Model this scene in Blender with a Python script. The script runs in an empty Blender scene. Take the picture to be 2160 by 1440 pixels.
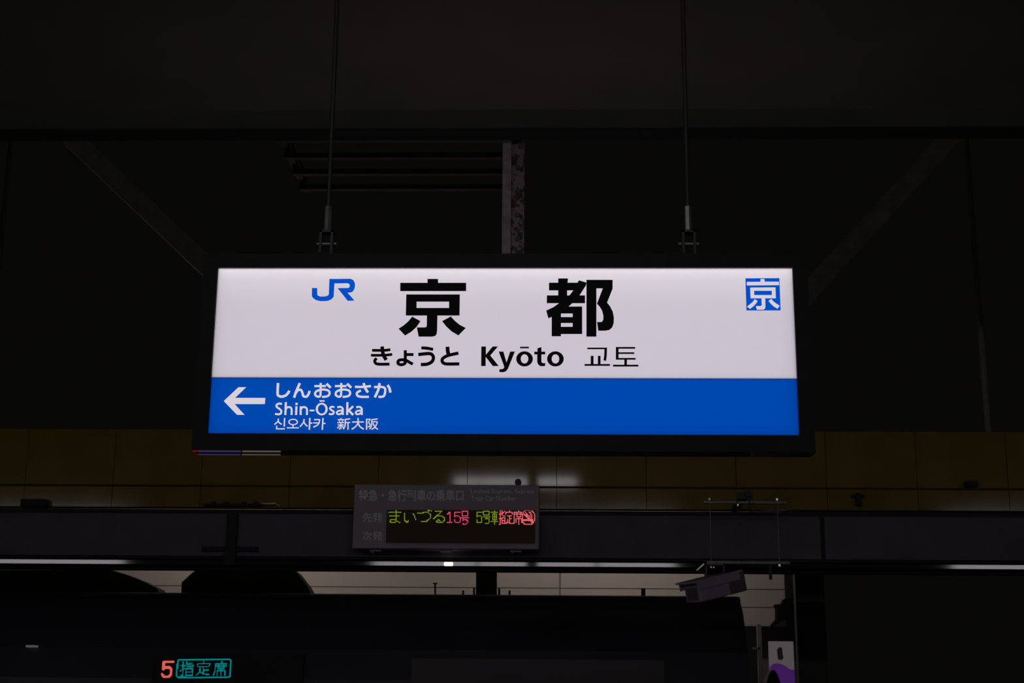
import bpy, bmesh, math, random
from mathutils import Vector, Matrix
from mathutils.geometry import tessellate_polygon

random.seed(7)
S = bpy.context.scene
C = S.collection

# ------------------------------------------------------------------ camera
F_PX = 3000.0                       # focal length in pixels of the 2160 x 1440 frame
PITCH, ROLL, YAW = 0.25278689, 0.00876, 0.02936923
CAM = Vector((0.0, 0.0, 1.6))
_fw = Vector((-math.sin(YAW) * math.cos(PITCH), math.cos(YAW) * math.cos(PITCH), math.sin(PITCH)))
_r = Vector((math.cos(YAW), math.sin(YAW), 0))
_u = _r.cross(_fw)
_c, _s = math.cos(ROLL), math.sin(ROLL)
RT, UP, FW = _c * _r + _s * _u, -_s * _r + _c * _u, _fw
cd = bpy.data.cameras.new('camera')
cam = bpy.data.objects.new('camera', cd)
C.objects.link(cam)
cam.matrix_world = Matrix(((RT.x, UP.x, -FW.x, CAM.x), (RT.y, UP.y, -FW.y, CAM.y), (RT.z, UP.z, -FW.z, CAM.z), (0, 0, 0, 1)))
cd.sensor_width = 36.0
cd.lens = F_PX / 2160.0 * 36.0
cd.clip_start, cd.clip_end = 0.05, 200
cd.dof.use_dof = True
cd.dof.focus_distance = FW.dot(Vector((-0.153, 4.259, 2.672)) - CAM)
cd.dof.aperture_fstop = 14.0
S.camera = cam

# ------------------------------------------------------------------ world and exposure
w = bpy.data.worlds.new('world')
S.world = w
w.use_nodes = True
w.node_tree.nodes['Background'].inputs[0].default_value = (1.0, 0.93, 0.85, 1)
w.node_tree.nodes['Background'].inputs[1].default_value = 0.0026
S.view_settings.view_transform = 'Standard'
S.view_settings.look = 'None'
S.view_settings.exposure = 0.0
S.view_settings.gamma = 1.0
S.view_settings.use_curve_mapping = False
try:
    S.cycles.use_denoising = True
    S.cycles.max_bounces = 6
except Exception:
    pass


def at(px, py, Y):
    """point on the vertical plane y = Y seen at a pixel of the photograph"""
    d = RT * ((px - 1080) / F_PX) - UP * ((py - 720) / F_PX) + FW
    return CAM + d * ((Y - CAM.y) / d.y)


# ------------------------------------------------------------------ materials
def mat(name, col, rough=0.6, metal=0.0, var=0.12, scale=30.0, bump=0.0, spec=0.5, emit=None, strength=0.0, stretch=(1, 1, 1)):
    m = bpy.data.materials.new(name)
    m.use_nodes = True
    nt = m.node_tree
    b = nt.nodes['Principled BSDF']
    tc = nt.nodes.new('ShaderNodeTexCoord')
    mp = nt.nodes.new('ShaderNodeMapping')
    mp.inputs['Scale'].default_value = stretch
    nz = nt.nodes.new('ShaderNodeTexNoise')
    nz.inputs['Scale'].default_value = scale
    nz.inputs['Detail'].default_value = 5
    nt.links.new(tc.outputs['Object'], mp.inputs[0])
    nt.links.new(mp.outputs[0], nz.inputs['Vector'])
    cr = nt.nodes.new('ShaderNodeValToRGB')
    cr.color_ramp.elements[0].position = 0.3
    cr.color_ramp.elements[1].position = 0.7
    cr.color_ramp.elements[0].color = tuple(max(0, c * (1 - var)) for c in col) + (1,)
    cr.color_ramp.elements[1].color = tuple(min(1, c * (1 + var)) for c in col) + (1,)
    nt.links.new(nz.outputs['Fac'], cr.inputs[0])
    nt.links.new(cr.outputs[0], b.inputs['Base Color'])
    b.inputs['Roughness'].default_value = rough
    b.inputs['Metallic'].default_value = metal
    b.inputs['Specular IOR Level'].default_value = spec
    if bump:
        bp = nt.nodes.new('ShaderNodeBump')
        bp.inputs['Strength'].default_value = bump
        bp.inputs['Distance'].default_value = 0.004
        nt.links.new(nz.outputs['Fac'], bp.inputs['Height'])
        nt.links.new(bp.outputs[0], b.inputs['Normal'])
    if emit:
        b.inputs['Emission Color'].default_value = tuple(emit) + (1,)
        b.inputs['Emission Strength'].default_value = strength
    return m


def emat(name, col, strength):
    m = bpy.data.materials.new(name)
    m.use_nodes = True
    nt = m.node_tree
    nt.nodes.clear()
    e = nt.nodes.new('ShaderNodeEmission')
    e.inputs[0].default_value = tuple(col) + (1,)
    e.inputs[1].default_value = strength
    o = nt.nodes.new('ShaderNodeOutputMaterial')
    nt.links.new(e.outputs[0], o.inputs[0])
    return m


def tmat(name, col, front):
    """opal acrylic: lets the lamps behind shine through, with a little surface reflection"""
    m = bpy.data.materials.new(name)
    m.use_nodes = True
    nt = m.node_tree
    nt.nodes.clear()
    t = nt.nodes.new('ShaderNodeBsdfTranslucent')
    t.inputs[0].default_value = tuple(col) + (1,)
    d = nt.nodes.new('ShaderNodeBsdfDiffuse')
    d.inputs[0].default_value = tuple(front) + (1,)
    mx = nt.nodes.new('ShaderNodeMixShader')
    mx.inputs[0].default_value = 0.15
    o = nt.nodes.new('ShaderNodeOutputMaterial')
    nt.links.new(t.outputs[0], mx.inputs[1])
    nt.links.new(d.outputs[0], mx.inputs[2])
    nt.links.new(mx.outputs[0], o.inputs[0])
    return m


def rust_mat(name):
    m = mat(name, (0.20, 0.16, 0.155), 0.8, 0, 0.2, 60, 0.5)
    nt = m.node_tree
    b = nt.nodes['Principled BSDF']
    tc = nt.nodes.new('ShaderNodeTexCoord')
    n2 = nt.nodes.new('ShaderNodeTexNoise')
    n2.inputs['Scale'].default_value = 26
    n2.inputs['Detail'].default_value = 3
    nt.links.new(tc.outputs['Object'], n2.inputs['Vector'])
    r = nt.nodes.new('ShaderNodeValToRGB')
    r.color_ramp.elements[0].position = 0.49
    r.color_ramp.elements[1].position = 0.55
    r.color_ramp.elements[0].color = (0.22, 0.18, 0.18, 1)
    r.color_ramp.elements[1].color = (0.05, 0.035, 0.03, 1)
    nt.links.new(n2.outputs['Fac'], r.inputs[0])
    nt.links.new(r.outputs[0], b.inputs['Base Color'])
    return m


M = {
    'frame': mat('frame black paint', (0.021, 0.0195, 0.0195), 0.6, 0, 0.15, 20, 0, 0.12),
    'under': mat('gloss black trim', (0.02, 0.02, 0.02), 0.008, 0, 0.1, 20),
    'boxwhite': mat('lightbox white', (0.8, 0.8, 0.8), 0.8),
    'opal': tmat('opal white acrylic', (0.906, 0.872, 0.925), (0.8, 0.78, 0.8)),
    'blue': tmat('blue acrylic', (0.0, 0.305, 0.78), (0.0, 0.06, 0.3)),
    'ink': mat('black film', (0.007, 0.005, 0.006), 0.7, 0, 0.1, 30, 0, 0.2),
    'bluefilm': emat('backlit blue film', (0.0, 0.125, 0.92), 0.60),
    'whitefilm': emat('backlit white film', (0.97, 0.90, 1.0), 0.70),
    'led_lamp': emat('lightbox lamp', (1.0, 0.98, 1.0), 0.96),
    'led_top': emat('lightbox top lamp', (1.0, 0.99, 0.93), 2.2),
    'glow_upper': emat('lightbox upper strip', (1.0, 0.99, 0.96), 1.10),
    'glow_mid': emat('lightbox middle strip', (1.0, 0.985, 0.98), 1.03),
    'steel': mat('galvanised steel', (0.22, 0.22, 0.21), 0.45, 0.6, 0.2, 40),
    'darksteel': mat('dark painted steel', (0.06, 0.06, 0.055), 0.6, 0, 0.2, 30),
    'rod': mat('hanging rod paint', (0.022, 0.021, 0.018), 0.55, 0, 0.2, 40),
    'chrome': mat('bolt zinc', (0.75, 0.74, 0.72), 0.25, 1.0, 0.1, 40),
    'rust': rust_mat('flaking steel'),
    'rustpale': mat('pale worn steel', (0.26, 0.215, 0.215), 0.8, 0, 0.25, 25, 0.3),
    'dispglass': mat('display black glass', (0.03, 0.027, 0.026), 0.4, 0, 0.1, 3, 0, 0.2),
    'dull': mat('dull concrete', (0.20, 0.165, 0.17), 0.9, 0, 0.15, 4),
    'ceiling': mat('ceiling paint', (0.27, 0.225, 0.205), 0.9, 0, 0.08, 3),
    'lip': mat('ceiling edge paint', (0.05, 0.05, 0.043), 0.8, 0, 0.1, 5),
    'deck': mat('roof deck', (0.07, 0.07, 0.07), 0.8, 0, 0.2, 8),
    'brace': mat('brace paint', (0.75, 0.74, 0.6), 0.7, 0, 0.2, 10),
    'yellow': mat('yellow enamel', (0.27, 0.18, 0.034), 0.062, 0, 0.15, 4, 0, 0.33),
    'yellowback': mat('yellow backing', (0.08, 0.06, 0.02), 0.8),
    'beam': mat('beam grey paint', (0.165, 0.15, 0.17), 0.85, 0, 0.12, 5, 0, 0.1),
    'beamdark': mat('beam dark steel', (0.055, 0.053, 0.05), 0.9, 0, 0.1, 8, 0, 0.1),
    'glosslip': mat('polished edge strip', (0.03, 0.03, 0.03), 0.06, 0, 0.1, 8, 0, 0.5),
    'board': mat('board grey enamel', (0.46, 0.405, 0.44), 0.8, 0, 0.06, 6, 0, 0.2),
    'boardtext': mat('board pale print', (1.0, 0.95, 0.98), 0.8, 0, 0.05, 6, 0, 0.2),
    'screen': mat('display smoked glass', (0.10, 0.07, 0.05), 0.6, 0, 0.08, 6, 0, 0.2),
    'led_green': emat('led yellow green', (0.36, 0.52, 0.01), 0.85),
    'led_pink': emat('led red', (1.0, 0.07, 0.19), 1.4),
    'led_red': emat('led light red', (1.0, 0.16, 0.19), 1.4),
    'led_coral': emat('led coral', (1.0, 0.17, 0.13), 1.25),
    'led_cyan': emat('led cyan', (0.0, 0.42, 0.46), 0.85),
    'train': mat('train dark blue paint', (0.045, 0.045, 0.062), 0.35, 0, 0.1, 3, 0, 0.35),
    'trainroof': mat('train roof grey', (0.18, 0.17, 0.15), 0.9, 0, 0.2, 5, 0, 0.1),
    'glass': mat('train window glass', (0.10, 0.082, 0.09), 0.3, 0, 0.1, 3, 0, 0.4),
    'streak_pale': emat('pale streak source', (1.0, 0.72, 0.62), 0.28),
    'streak_red': emat('red streak source', (1.0, 0.02, 0.05), 0.4),
    'streak_blue': emat('blue streak source', (0.38, 0.25, 0.9), 0.3),
    'cladback': mat('cladding joint', (0.28, 0.23, 0.21), 0.9),
    'rodmid': mat('hanger rod grey', (0.22, 0.22, 0.19), 0.7),
    'soffit': mat('dark soffit', (0.015, 0.015, 0.014), 0.9, 0, 0.1, 4, 0, 0.1),
    'clad': mat('beige cladding', (0.62, 0.525, 0.475), 0.9, 0, 0.05, 2),
    'floor': mat('platform asphalt', (0.16, 0.155, 0.15), 0.9, 0, 0.2, 12, 0.3),
    'lamp': emat('fluorescent tube', (1.0, 0.96, 1.0), 7.5),
    'farlamp': emat('far fluorescent tube', (1.0, 0.92, 0.86), 7.5),
    'lamphouse': mat('lamp housing', (0.5, 0.5, 0.5), 0.6),
    'camwhite': mat('camera housing paint', (0.52, 0.43, 0.55), 0.5, 0, 0.08, 8),
    'camdark': mat('camera dark grey', (0.20, 0.165, 0.175), 0.6, 0, 0.1, 8),  # darker grey of the front window, rear cover and yoke
    'lens': mat('lens glass', (0.01, 0.01, 0.012), 0.05),
    'spot': emat('small edge lamp', (1.0, 0.93, 0.9), 1.0),
    'pillar': mat('pillar dark paint', (0.12, 0.115, 0.105), 0.85, 0, 0.2, 4),
    'poster': emat('glowing pale poster', (1.0, 0.86, 0.90), 0.075),  # own glow stands in for lamp light falling on the poster
    'purple': emat('glowing purple poster', (0.42, 0.10, 0.9), 0.10),
    'glintpaint': emat('painted side glint', (0.75, 0.72, 1.0), 0.09),
    'pale': mat('pale pole paint', (0.5, 0.45, 0.45), 0.7, 0, 0.1, 5),
}


# ------------------------------------------------------------------ builders
class MB:
    def __init__(s):
        s.v, s.f = [], []

    def add(s, vs, fs):
        k = len(s.v)
        s.v += [Vector(p) for p in vs]
        s.f += [tuple(i + k for i in f) for f in fs]
        return s

    def box(s, a, b):
        (x0, y0, z0), (x1, y1, z1) = a, b
        return s.add([(x0, y0, z0), (x1, y0, z0), (x1, y1, z0), (x0, y1, z0), (x0, y0, z1), (x1, y0, z1), (x1, y1, z1), (x0, y1, z1)],
                     [(0, 3, 2, 1), (4, 5, 6, 7), (0, 1, 5, 4), (1, 2, 6, 5), (2, 3, 7, 6), (3, 0, 4, 7)])

    def obox(s, c, ax, ay, az, h):
        """box about c with unit axes and half sizes h"""
        c = Vector(c)
        vs = [c + ax * (h[0] * i) + ay * (h[1] * j) + az * (h[2] * k) for k in (-1, 1) for (i, j) in ((-1, -1), (1, -1), (1, 1), (-1, 1))]
        return s.add(vs, [(0, 3, 2, 1), (4, 5, 6, 7), (0, 1, 5, 4), (1, 2, 6, 5), (2, 3, 7, 6), (3, 0, 4, 7)])

    def tube(s, p0, p1, r, n=12, r1=None):
        p0, p1 = Vector(p0), Vector(p1)
        r1 = r if r1 is None else r1
        d = (p1 - p0).normalized()
        a = d.orthogonal().normalized()
        b = d.cross(a)
        vs = []
        for p, q in ((p0, r), (p1, r1)):
            vs += [p + a * (q * math.cos(2 * math.pi * i / n)) + b * (q * math.sin(2 * math.pi * i / n)) for i in range(n)]
        fs = [(i, (i + 1) % n, n + (i + 1) % n, n + i) for i in range(n)]
        fs += [tuple(range(n - 1, -1, -1)), tuple(range(n, 2 * n))]
        return s.add(vs, fs)

    def bar(s, p0, p1, w, h):
        """rectangular bar between two points; w across, h in the upright direction"""
        p0, p1 = Vector(p0), Vector(p1)
        d = (p1 - p0)
        L = d.length
        d.normalize()
        ref = Vector((0, 1, 0)) if abs(d.y) < 0.9 else Vector((0, 0, 1))
        a = ref
        a = (a - d * a.dot(d)).normalized()
        b = d.cross(a)
        return s.obox((p0 + p1) / 2, d, a, b, (L / 2, w / 2, h / 2))

    def prism(s, front, depth):
        """polygon of world points pushed back by a vector"""
        n = len(front)
        back = [Vector(p) + Vector(depth) for p in front]
        k = len(s.v)
        s.v += [Vector(p) for p in front] + back
        for t in tessellate_polygon([[Vector(p) for p in front]]):
            s.f.append(tuple(k + i for i in t))
            s.f.append(tuple(k + n + i for i in reversed(t)))
        for i in range(n):
            j = (i + 1) % n
            s.f.append((k + i, k + j, k + n + j, k + n + i))
        return s

    def build(s, name, m, parent=None, bevel=0.0, smooth=False, **props):
        off = parent_origin(parent)
        me = bpy.data.meshes.new(name)
        me.from_pydata([p - off for p in s.v], [], s.f)
        bm = bmesh.new()
        bm.from_mesh(me)
        bmesh.ops.recalc_face_normals(bm, faces=bm.faces)
        bm.to_mesh(me)
        bm.free()
        me.materials.append(M[m] if isinstance(m, str) else m)
        o = bpy.data.objects.new(name, me)
        C.objects.link(o)
        o.parent = parent
        if bevel:
            md = o.modifiers.new('bevel', 'BEVEL')
            md.width = bevel
            md.segments = 2
            md.limit_method = 'ANGLE'
        if smooth:
            for p in me.polygons:
                p.use_smooth = True
        for k, v in props.items():
            o[k] = v
        return o


ORIGIN = {}


def parent_origin(p):
    return ORIGIN.get(p.name, Vector((0, 0, 0))) if p else Vector((0, 0, 0))


def thing(name, loc, label, cat, group=None):
    o = bpy.data.objects.new(name, None)
    C.objects.link(o)
    o.location = loc
    o.empty_display_size = 0.1
    o['label'], o['category'] = label, cat
    if group:
        o['group'] = group
    ORIGIN[o.name] = Vector(loc)
    return o


def part(mb, name, m, parent, **kw):
    """a part keeps its thing's origin, so sub-parts can use the same coordinates"""
    o = mb.build(name, m, parent, **kw)
    ORIGIN[o.name] = parent_origin(parent)
    # sub-parts of this part are given in world coordinates minus the same origin
    return o


def struct(mb, name, m, **kw):
    o = mb.build(name, m, None, **kw)
    o['kind'] = 'structure'
    return o


def single(mb, name, m, label, cat, group=None, **kw):
    o = mb.build(name, m, None, **kw)
    o['label'], o['category'] = label, cat
    if group:
        o['group'] = group
    return o


# flat print: outlines and brush strokes given in photograph pixels, laid on a plane
class Ink:
    def __init__(s, Y, ox=0, oy=0, sc=1.0):
        s.Y, s.ox, s.oy, s.sc = Y, ox, oy, sc
        s.v, s.f, s.n = [], [], 0

    def frame(s, ox, oy, sc):
        s.ox, s.oy, s.sc = ox, oy, sc
        return s

    def P(s, p):
        return at(s.ox + p[0] / s.sc, s.oy + p[1] / s.sc, s.Y - 0.00004 * s.n)

    def poly(s, outer, *holes):
        loops = [[Vector((p[0], -p[1], 0)) for p in l] for l in (outer,) + holes]
        pts = [p for l in (outer,) + holes for p in l]
        s.n += 1
        k = len(s.v)
        s.v += [s.P(p) for p in pts]
        for t in tessellate_polygon(loops):
            s.f.append(tuple(k + i for i in t))
        return s

    def rect(s, x0, y0, x1, y1):
        return s.poly([(x0, y0), (x1, y0), (x1, y1), (x0, y1)])

    def ring(s, cx, cy, rx, ry, ix, iy, n=40):
        e = lambda a, b: [(cx + a * math.cos(2 * math.pi * i / n), cy + b * math.sin(2 * math.pi * i / n)) for i in range(n)]
        k = len(s.v)
        s.v += [s.P(p) for p in e(rx, ry) + e(ix, iy)]
        s.f += [(k + i, k + (i + 1) % n, k + n + (i + 1) % n, k + n + i) for i in range(n)]
        return s

    def stroke(s, pts, wd, smooth=True):
        s.n += 1
        if smooth and len(pts) > 2:
            q = []
            for i in range(len(pts) - 1):
                p0 = pts[max(i - 1, 0)]; p1 = pts[i]; p2 = pts[i + 1]; p3 = pts[min(i + 2, len(pts) - 1)]
                for k in range(6):
                    t = k / 6
                    q.append(tuple(0.5 * (2 * p1[j] + (p2[j] - p0[j]) * t + (2 * p0[j] - 5 * p1[j] + 4 * p2[j] - p3[j]) * t * t + (3 * p1[j] - p0[j] - 3 * p2[j] + p3[j]) * t ** 3) for j in (0, 1)))
            q.append(pts[-1])
            pts = q
        k = len(s.v)
        n = len(pts)
        for i, p in enumerate(pts):
            a = pts[max(i - 1, 0)]; b = pts[min(i + 1, n - 1)]
            d1 = Vector((p[0] - a[0], p[1] - a[1])); d2 = Vector((b[0] - p[0], b[1] - p[1]))
            d1 = d1.normalized() if d1.length > 1e-6 else d2.normalized()
            d2 = d2.normalized() if d2.length > 1e-6 else d1
            t = (d1 + d2)
            t = t.normalized() if t.length > 1e-4 else d1
            nrm = Vector((-t.y, t.x))
            m = min(1.0 / max(0.35, abs(nrm.dot(Vector((-d1.y, d1.x))))), 1.6)
            h = wd / 2 * m
            s.v += [s.P((p[0] + nrm.x * h, p[1] + nrm.y * h)), s.P((p[0] - nrm.x * h, p[1] - nrm.y * h))]
        s.f += [(k + 2 * i, k + 2 * i + 1, k + 2 * i + 3, k + 2 * i + 2) for i in range(n - 1)]
        return s

    def build(s, name, m, parent, **props):
        b = MB()
        b.v, b.f = s.v, s.f
        return part(b, name, m, parent, **props)


def type_text(body, box, Y, name, m, parent, offset=0.0):
    """a line of type set in the built-in font and fitted to a pixel box (x0, y0, x1, y1)"""
    cu = bpy.data.curves.new('type', 'FONT')
    cu.body = body
    cu.size = 1
    cu.offset = offset
    cu.resolution_u = 3
    o = bpy.data.objects.new('type', cu)
    C.objects.link(o)
    bpy.context.view_layer.update()
    me = o.to_mesh()
    vs = [v.co.copy() for v in me.vertices]
    fs = [tuple(p.vertices) for p in me.polygons]
    o.to_mesh_clear()
    bpy.data.objects.remove(o)
    bpy.data.curves.remove(cu)
    x0, x1 = min(v.x for v in vs), max(v.x for v in vs)
    y0, y1 = min(v.y for v in vs), max(v.y for v in vs)
    bx0, by0, bx1, by1 = box
    b = MB()
    b.v = [at(bx0 + (v.x - x0) / (x1 - x0) * (bx1 - bx0), by1 - (v.y - y0) / (y1 - y0) * (by1 - by0), Y) for v in vs]
    b.f = fs
    return part(b, name, m, parent)


class Dots:
    """lamps of a dot matrix lit along strokes; pitch in photograph pixels"""
    def __init__(s, Y, gx, gy, pitch, fill=0.8, shx=0.0, shy=0.0):
        s.shx, s.shy = shx, shy
        s.Y, s.gx, s.gy, s.p, s.fill = Y, gx, gy, pitch, fill
        s.on = set()

    def lines(s, ox, oy, sc, strokes, thick=1, closed=()):
        for si, st in enumerate(strokes):
            rel = [(ox + x / sc - s.gx, oy + y / sc - s.gy) for x, y in st]
            cells = [((x - s.shx * y) / s.p, (y - s.shy * x) / s.p) for x, y in rel]
            for (x0, y0), (x1, y1) in zip(cells, cells[1:]):
                n = max(1, int(max(abs(x1 - x0), abs(y1 - y0)) * 2))
                for k in range(n + 1):
                    x, y = x0 + (x1 - x0) * k / n, y0 + (y1 - y0) * k / n
                    if thick == 1:
                        s.on.add((round(x), round(y)))
                    else:
                        r = thick / 2
                        for i in range(int(math.floor(x - r)), int(math.ceil(x + r)) + 1):
                            for j in range(int(math.floor(y - r)), int(math.ceil(y + r)) + 1):
                                if (i - x) ** 2 + (j - y) ** 2 <= r * r:
                                    s.on.add((i, j))
        return s

    def build(s, name, m, parent, **props):
        b = MB()
        h = s.p * s.fill / 2
        for i, j in sorted(s.on):
            x, y = s.gx + (i + s.shx * j) * s.p, s.gy + (j + s.shy * i) * s.p
            b.add([at(x + dx * h, y + dy * h, s.Y) for dx, dy in ((-1, -0.4), (-0.4, -1), (0.4, -1), (1, -0.4), (1, 0.4), (0.4, 1), (-0.4, 1), (-1, 0.4))], [tuple(range(8))])
        o = part(b, name, m, parent, **props)
        o['kind'] = 'stuff'
        return o


# ================================================================== the setting
struct(MB().box((-9, -9, -0.3), (9, 9.35, 0)), 'floor', 'floor')
struct(MB().box((-11, -7, 4.10), (11, 5.68, 4.35)), 'ceiling', 'ceiling')
struct(MB().box((-11, 5.68, 4.015), (11, 5.82, 4.35)), 'trim_1', 'lip', bevel=0.006)

dx_0, dx_1 = -2.0, at(1084, 330, 9.6).x
deck = struct(MB().box((dx_0, 8.8, 5.60), (dx_0 + 0.05, 10.7, 5.70)).box((dx_1 - 0.05, 8.8, 5.60), (dx_1, 10.7, 5.70)), 'ceiling_back', 'deck')
rib = None
for i in range(6):
    y = 8.9 + i * 0.33
    if rib is None:
        rib = MB().box((dx_0, -0.025, 5.56), (dx_1, 0.025, 5.60)).build('deck_rib', 'deck', deck)
        rib.location.y = y
    else:
        r2 = rib.copy()
        C.objects.link(r2)
        r2.location.y = y

# yellow fascia above the far platform edge, leaning forward a little
YF = 9.2
TILT = math.radians(1.0)
zt, zb = at(1080, 908, YF).z, at(1080, 1072, YF).z
zm = (zt + zb) / 2
fas = MB()
fas.prism([Vector((-7, YF + 0.03 + (zt - zm) * -math.tan(TILT), zt)), Vector((7, YF + 0.03 + (zt - zm) * -math.tan(TILT), zt)), Vector((7, YF + 0.03 + (zb - zm) * -math.tan(TILT), zb)), Vector((-7, YF + 0.03 + (zb - zm) * -math.tan(TILT), zb))], (0, 0.06, 0))
fascia = struct(fas, 'trim_2', 'yellowback')
pw = 190.0 / F_PX * YF
x_j = at(425, 1000, YF).x
pan = None
xs = [x_j + (k - 9) * pw for k in range(24)]
for x in xs:
    if x + pw > 7 or x < -7:
        continue
    if pan is None:
        t = -math.tan(TILT)
        pan = MB().prism([Vector((0.002, YF + (zt - zm) * t, zt)), Vector((pw - 0.002, YF + (zt - zm) * t, zt)), Vector((pw - 0.002, YF + (zb - zm) * t, zb)), Vector((0.002, YF + (zb - zm) * t, zb))], (0, 0.03, 0)).build('fascia_panel', 'yellow', fascia)
        pan.location.x = x
    else:
        p2 = pan.copy()
        C.objects.link(p2)
        p2.location.x = x

# grey beam under it
YB = 9.05
bz1, bz0 = at(1080, 1076, YB).z, at(1080, 1181, YB).z
beam = struct(MB().box((-7, YB + 0.02, bz0), (7, YB + 0.22, bz1)), 'trim_3', 'beamdark')
xj = [at(490, 1120, YB).x, at(1735, 1120, YB).x]
step = xj[1] - xj[0]
edges = [xj[0] - step, xj[0], xj[1], xj[1] + step]
for a, b in zip([-7] + edges, edges + [7]):
    a, b = max(a, -7), min(b, 7)
    if b - a > 0.1:
        MB().box((a + 0.012, YB, bz0 + 0.015), (b - 0.012, YB + 0.02, bz1 - 0.03)).build('beam_panel', 'beam', beam, bevel=0.004)
# polished strip along the beam's lower edge, tipped up a little
lz1, lz0 = at(1110, 1185.5, YB - 0.03).z, at(1110, 1194.0, YB - 0.03).z
LT = math.tan(math.radians(0.70))
lip = MB().prism([Vector((-7, YB - 0.03, lz1)), Vector((7, YB - 0.03, lz1)), Vector((7, YB - 0.03 - (lz1 - lz0) * LT, lz0)), Vector((-7, YB - 0.03 - (lz1 - lz0) * LT, lz0))], (0, 0.10, 0))
struct(lip, 'trim_4', 'glosslip')
struct(MB().box((-7, YB + 0.08, lz0 - 0.02), (7, YB + 0.20, bz0)), 'trim_5', 'beamdark')

# beige panelled wall beyond the train
YW = 16.0
wz = [at(1600, y, YW).z for y in (1120, 1172, 1207, 1243, 1281, 1321)]
wall_x0, wall_x1 = -7.0, at(1657, 1250, YW).x
wall = struct(MB().box((wall_x0, YW, wz[-1]), (wall_x1, YW + 0.15, 4.4)), 'wall_back', 'cladback')
struct(MB().box((at(1612, 1350, YW).x, YW + 0.3, 0), (at(1705, 1350, YW).x, YW + 0.4, wz[-1] + 0.25)), 'wall_far', 'dull')
for a, b in zip(wz, wz[1:]):
    for x0, x1 in ((wall_x0, at(1181, 1230, YW).x), (at(1181, 1230, YW).x, wall_x1)):
        MB().box((x0 + 0.010, YW - 0.012, b + 0.005), (x1 - 0.010, YW, a - 0.005)).build('cladding_panel', 'clad', wall)

# ================================================================== station sign
YS = 4.2588215
SX0, SX1 = -0.15315484 - 0.9, -0.15315484 + 0.9
SZ0, SZ1 = 2.6720284 - 0.26500663, 2.6720284 + 0.26500663
sz_split = at(1080, 797, YS).z
sign = thing('station_sign', (-0.153, YS + 0.05, SZ0 - 0.06), 'lit white and blue hanging station name sign reading Kyoto in a black frame', 'sign')
DEP = 0.052
bw, bwb = 0.045, 0.051
for yy, nm in ((YS - 0.012, 'bezel'), (YS + DEP, 'bezel')):
    f = MB()
    y0, y1 = yy, yy + 0.018
    f.box((SX0 - bw, y0, SZ1), (SX1 + bw, y1, SZ1 + bw))
    f.box((SX0 - bw, y0, SZ0 - bwb), (SX1 + bw, y1, SZ0))
    f.box((SX0 - bw, y0, SZ0), (SX0, y1, SZ1))
    f.box((SX1, y0, SZ0), (SX1 + bw, y1, SZ1))
    part(f, nm, 'frame', sign)
h = MB()
ya, yb = YS + 0.006, YS + DEP
h.box((SX0 - bw, ya, SZ1 + 0.02), (SX1 + bw, yb, SZ1 + bw))
h.box((SX0 - bw, ya, SZ0 - bwb), (SX1 + bw, yb, SZ0 - 0.02))
h.box((SX0 - bw, ya, SZ0 - 0.02), (SX0 - 0.02, yb, SZ1 + 0.02))
h.box((SX1 + 0.02, ya, SZ0 - 0.02), (SX1 + bw, yb, SZ1 + 0.02))
part(h, 'housing', 'frame', sign)
part(MB().box((SX0 - bw, YS - 0.012, SZ0 - bwb - 0.002), (SX1 + bw, YS + DEP + 0.018, SZ0 - bwb)), 'bottom_trim', 'under', sign, label='glossy black strip along the underside')
h = MB()
h.box((SX0 - 0.02, ya, SZ1 + 0.012), (SX1 + 0.02, yb, SZ1 + 0.02))
h.box((SX0 - 0.02, ya, SZ0 - 0.02), (SX1 + 0.02, yb, SZ0 - 0.012))
h.box((SX0 - 0.02, ya, SZ0 - 0.012), (SX0 - 0.012, yb, SZ1 + 0.012))
h.box((SX1 + 0.012, ya, SZ0 - 0.012), (SX1 + 0.02, yb, SZ1 + 0.012))
part(h, 'lining', 'boxwhite', sign)
part(MB().box((SX0 - 0.01, YS + 0.027, SZ0 - 0.01), (SX1 + 0.01, YS + 0.031, SZ1 + 0.004)), 'backlight', 'led_lamp', sign)
part(MB().box((SX0 - 0.01, YS + 0.014, SZ1 - 0.003), (SX1 + 0.01, YS + 0.022, SZ1 + 0.008)), 'top_lamp', 'led_top', sign)
for za_, zb_3, m_ in ((0.045, 0.0, 'glow_upper'), (0.095, 0.045, 'glow_mid')):  # added glowing strips, stepped to widen the bright top of the face
    part(MB().box((SX0 - 0.01, YS + 0.0255, SZ1 - za_), (SX1 + 0.01, YS + 0.0265, SZ1 - zb_3)), 'glow_step', m_, sign)
face = part(MB().box((SX0 - 0.01, YS, sz_split), (SX1 + 0.01, YS + 0.004, SZ1 + 0.01)), 'face_panel', 'opal', sign, label='white backlit upper panel')
band = part(MB().box((SX0 - 0.01, YS, SZ0 - 0.01), (SX1 + 0.01, YS + 0.004, sz_split)), 'blue_band', 'blue', sign, label='blue backlit lower panel')
part(MB().box((SX0 - 0.01, YS + DEP - 0.004, SZ0 - 0.01), (SX1 + 0.01, YS + DEP, SZ1 + 0.01)), 'back_panel', 'opal', sign, label='backlit panel on the far side')

YI = YS - 0.0012
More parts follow.
